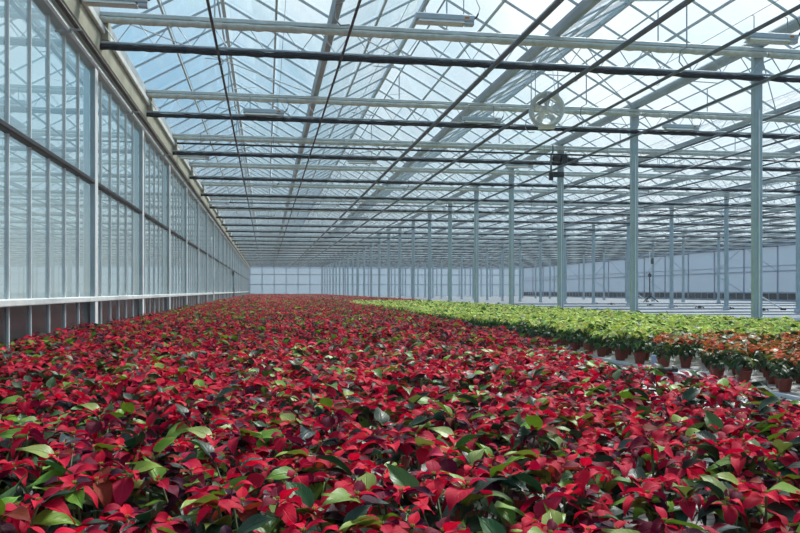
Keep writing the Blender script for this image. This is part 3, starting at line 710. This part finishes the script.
PS = 0.275
def grid(x0, x1, y0, y1, s):
    n = int((x1 - x0) / s); out = []
    row = 0; y = y0
    while y < y1:
        lst = []
        for i in range(n):
            x = x0 + s * (i + 0.5) + (s * 0.25 if row % 2 else -s * 0.25)
            lst.append((x + random.uniform(-.025, .025), y + random.uniform(-.025, .025)))
        out.append(lst); row += 1; y += s * 0.9
    return out
def inview(x, y, m=0.0):
    D = depth(x, y)
    if D < 0.7: return False
    rr = F * 0.17 / D
    if not (-rr * m - 6 < px(x, y) - 0 < 806 + rr * m): return False
    ytop = 291 + F * (H - 0.40) / D
    return ytop < 533
redgrid = grid(BL0 + 0.06, BL1 - 0.10, 0.75, YF - 1.3, PS)
for lst in redgrid:      # the bed widens toward the far end
    xe = max(p[0] for p in lst); ye = lst[0][1]
    for q in range(1, 5):
        if ye > (0, 7.2, 9.3, 12.5, 20)[q]: lst.append((xe + PS * q * 0.9, ye + random.uniform(-.03, .03)))
protos = {}
def place(kind, items, full_n, scale0, labeler):
    fulls = [None] * 6; mids = [None] * 6
    for q, it in enumerate(items):
        x, y = it[0], it[1]; full = q < full_n; bank = fulls if full else mids; b = q % 6
        s = random.uniform(0.93, 1.10) * scale0; rz = random.uniform(0, 6.28); sc = (s, s, s * random.uniform(0.94, 1.08))
        lab = labeler(it); loc = (x, y, 0.021)
        if bank[b] is None:
            bank[b] = make_plant(kind, 100 + b + (0 if full else 20) + {'red': 0, 'yellow': 300, 'orange': 600}[kind], full); t = bank[b]
            t.location = loc; t.rotation_euler = (0, 0, rz); t.scale = sc; t['label'] = lab[0]; t['group'] = lab[1]
        else: dup(bank[b], loc, lab[0], lab[1], rz, sc)
# red bed
cand, rest = [], []
firstrow = None
for ri, lst in enumerate(redgrid):
    vis = [(i, p) for i, p in enumerate(lst) if inview(p[0], p[1], 0.35)]
    if vis and firstrow is None: firstrow = ri
    n = 0
    ok = {i for i, p in vis}
    for i in range(len(lst) - 1, -1, -1):
        p = lst[i]
        if i in ok: n += 1; cand.append((p[0], p[1], depth(*p), ri - firstrow + 1, n))
        else: rest.append((p[0], p[1], 'red'))
cand.sort(key=lambda c: c[2])
place('red', cand[:300], 90, 1.0, lambda it: ('red poinsettia, %s in from the aisle side, %s plant row from the camera' % (ordw(it[4]), ordw(it[3])), 'red poinsettias of the nearest rows'))
rest += [(c[0], c[1], 'red') for c in cand[300:]]
# bed across the aisle
rg = grid(BR0 + 0.05, BR1 - 0.05, 5.6, YF - 1.4, 0.29)
yc, oc, yrest = [], [], []
fo = fy = None
for ri, lst in enumerate(rg):
    no = ny = 0
    for p in lst:
        x, y = p
        if y < 8.75:
            if x < 4.5 and 7.6 < y < 8.0: continue
            if px(x, y) < 1000:
                if fo is None: fo = ri
                no += 1; oc.append((x, y, depth(x, y), ri - fo + 1, no))
        elif y < 41:
            if px(x, y) < 815:
                if fy is None: fy = ri
                ny += 1; yc.append((x, y, depth(x, y), ri - fy + 1, ny))
            else: yrest.append((x, y, 'yellow'))
        else: rest.append((x, y, 'red'))
yc.sort(key=lambda c: c[2])
place('orange', oc, 0, 0.97, lambda it: ('orange poinsettia in a terracotta pot, %s from the aisle, %s orange row from the camera' % (ordw(it[4]), ordw(it[3])), 'orange poinsettias across the aisle'))
place('yellow', yc[:300], 0, 1.04, lambda it: ('yellow-green poinsettia, %s from the aisle, %s yellow-green row from the camera' % (ordw(it[4]), ordw(it[3])), 'yellow-green poinsettias across the aisle'))
yrest += [(c[0], c[1], 'yellow') for c in yc[300:]]
build_mass('red_poinsettia_foliage', rest, 'dense carpet of red poinsettias filling the beds behind the nearest rows', 'plants')
build_mass('yellow_poinsettia_foliage', yrest, 'dense band of yellow-green poinsettias behind the nearest rows of their bed', 'plants')
# ---------------------------------------------------------------- world and sun
W = bpy.data.worlds.new('sky'); S.world = W; W.use_nodes = True; nt = W.node_tree; nt.nodes.clear()
out = nt.nodes.new('ShaderNodeOutputWorld'); bg = nt.nodes.new('ShaderNodeBackground'); L(nt, bg.outputs[0], out.inputs['Surface'])
az, elv = math.radians(42), math.radians(40)
elv = math.radians(50)
sun_dir = Vector((math.sin(az) * math.cos(elv), math.cos(az) * math.cos(elv), math.sin(elv)))
tc = N(nt, 'ShaderNodeTexCoord')
dt = N(nt, 'ShaderNodeVectorMath', operation='DOT_PRODUCT'); L(nt, tc.outputs['Generated'], dt.inputs[0]); dt.inputs[1].default_value = sun_dir
cl = N(nt, 'ShaderNodeTexNoise', Scale=3.0, Detail=6.0, Roughness=0.6); L(nt, tc.outputs['Generated'], cl.inputs['Vector'])
ad = N(nt, 'ShaderNodeMath', operation='MULTIPLY_ADD'); ad.inputs[1].default_value = 0.55; L(nt, cl.outputs['Fac'], ad.inputs[0]); L(nt, dt.outputs['Value'], ad.inputs[2])
rp = N(nt, 'ShaderNodeValToRGB'); cr = rp.color_ramp
mrg = N(nt, 'ShaderNodeMapRange'); mrg.inputs[1].default_value = -0.2; mrg.inputs[2].default_value = 1.35; L(nt, ad.outputs[0], mrg.inputs[0]); L(nt, mrg.outputs[0], rp.inputs['Fac'])
cr.elements[0].position = 0.0; cr.elements[0].color = (0.10, 0.28, 0.48, 1)
cr.elements[1].position = 1.0; cr.elements[1].color = (1.9, 1.9, 1.9, 1)
for p_, c_ in ((0.46, (0.20, 0.44, 0.68, 1)), (0.66, (0.33, 0.60, 0.82, 1)), (0.77, (0.68, 0.85, 0.95, 1)), (0.85, (1.04, 1.07, 1.10, 1))):
    e = cr.elements.new(p_); e.color = c_
# haze along the horizon
sp = N(nt, 'ShaderNodeSeparateXYZ'); L(nt, tc.outputs['Generated'], sp.inputs[0])
hz = N(nt, 'ShaderNodeMapRange'); hz.inputs[1].default_value = 0.0; hz.inputs[2].default_value = 0.22; L(nt, sp.outputs['Z'], hz.inputs[0])
mx = N(nt, 'ShaderNodeMix', data_type='RGBA'); mx.inputs['A'].default_value = (0.66, 0.74, 0.75, 1); L(nt, rp.outputs['Color'], mx.inputs['B']); L(nt, hz.outputs[0], mx.inputs['Factor'])
L(nt, mx.outputs['Result'], bg.inputs['Color']); bg.inputs['Strength'].default_value = 1.05
sd = bpy.data.lights.new('sun', 'SUN'); sd.energy = 5.4; sd.angle = math.radians(12); sd.color = (1.0, 0.97, 0.92)
so = mk('sun', sd); so.rotation_euler = (-sun_dir).to_track_quat('-Z', 'Y').to_euler()
# ---------------------------------------------------------------- humid air inside the house
m, nt, out = newmat('haze'); vs_ = N(nt, 'ShaderNodeVolumeScatter', Density=0.0011, Anisotropy=0.2); vs_.inputs['Color'].default_value = (0.93, 0.97, 1.0, 1); L(nt, vs_.outputs[0], out.inputs['Volume'])
hb = MB().box(X0 - 0.4, YB - 0.3, -0.09, XR + 0.4, YF + 0.4, ZR + 0.4).obj('haze', m, kind='stuff')
tag(hb, 'thin bright humid haze filling the whole glasshouse', 'haze', kind='stuff')
# ---------------------------------------------------------------- camera
cd = bpy.data.cameras.new('camera'); cam = mk('camera', cd); cam.location = (0, 0, H); cam.rotation_euler = (math.radians(90), 0, -YAW)
cd.sensor_width = 36; cd.lens = 36.0; cd.shift_y = 24.5 / 800; cd.clip_end = 1000; cd.clip_start = 0.05
S.camera = cam
S.view_settings.view_transform = 'Standard'; S.view_settings.look = 'None'; S.view_settings.exposure = 0.12
S.cycles.transparent_max_bounces = 24; S.cycles.max_bounces = 8; S.cycles.glossy_bounces = 3; S.cycles.caustics_reflective = False; S.cycles.caustics_refractive = False
S.cycles.use_denoising = True
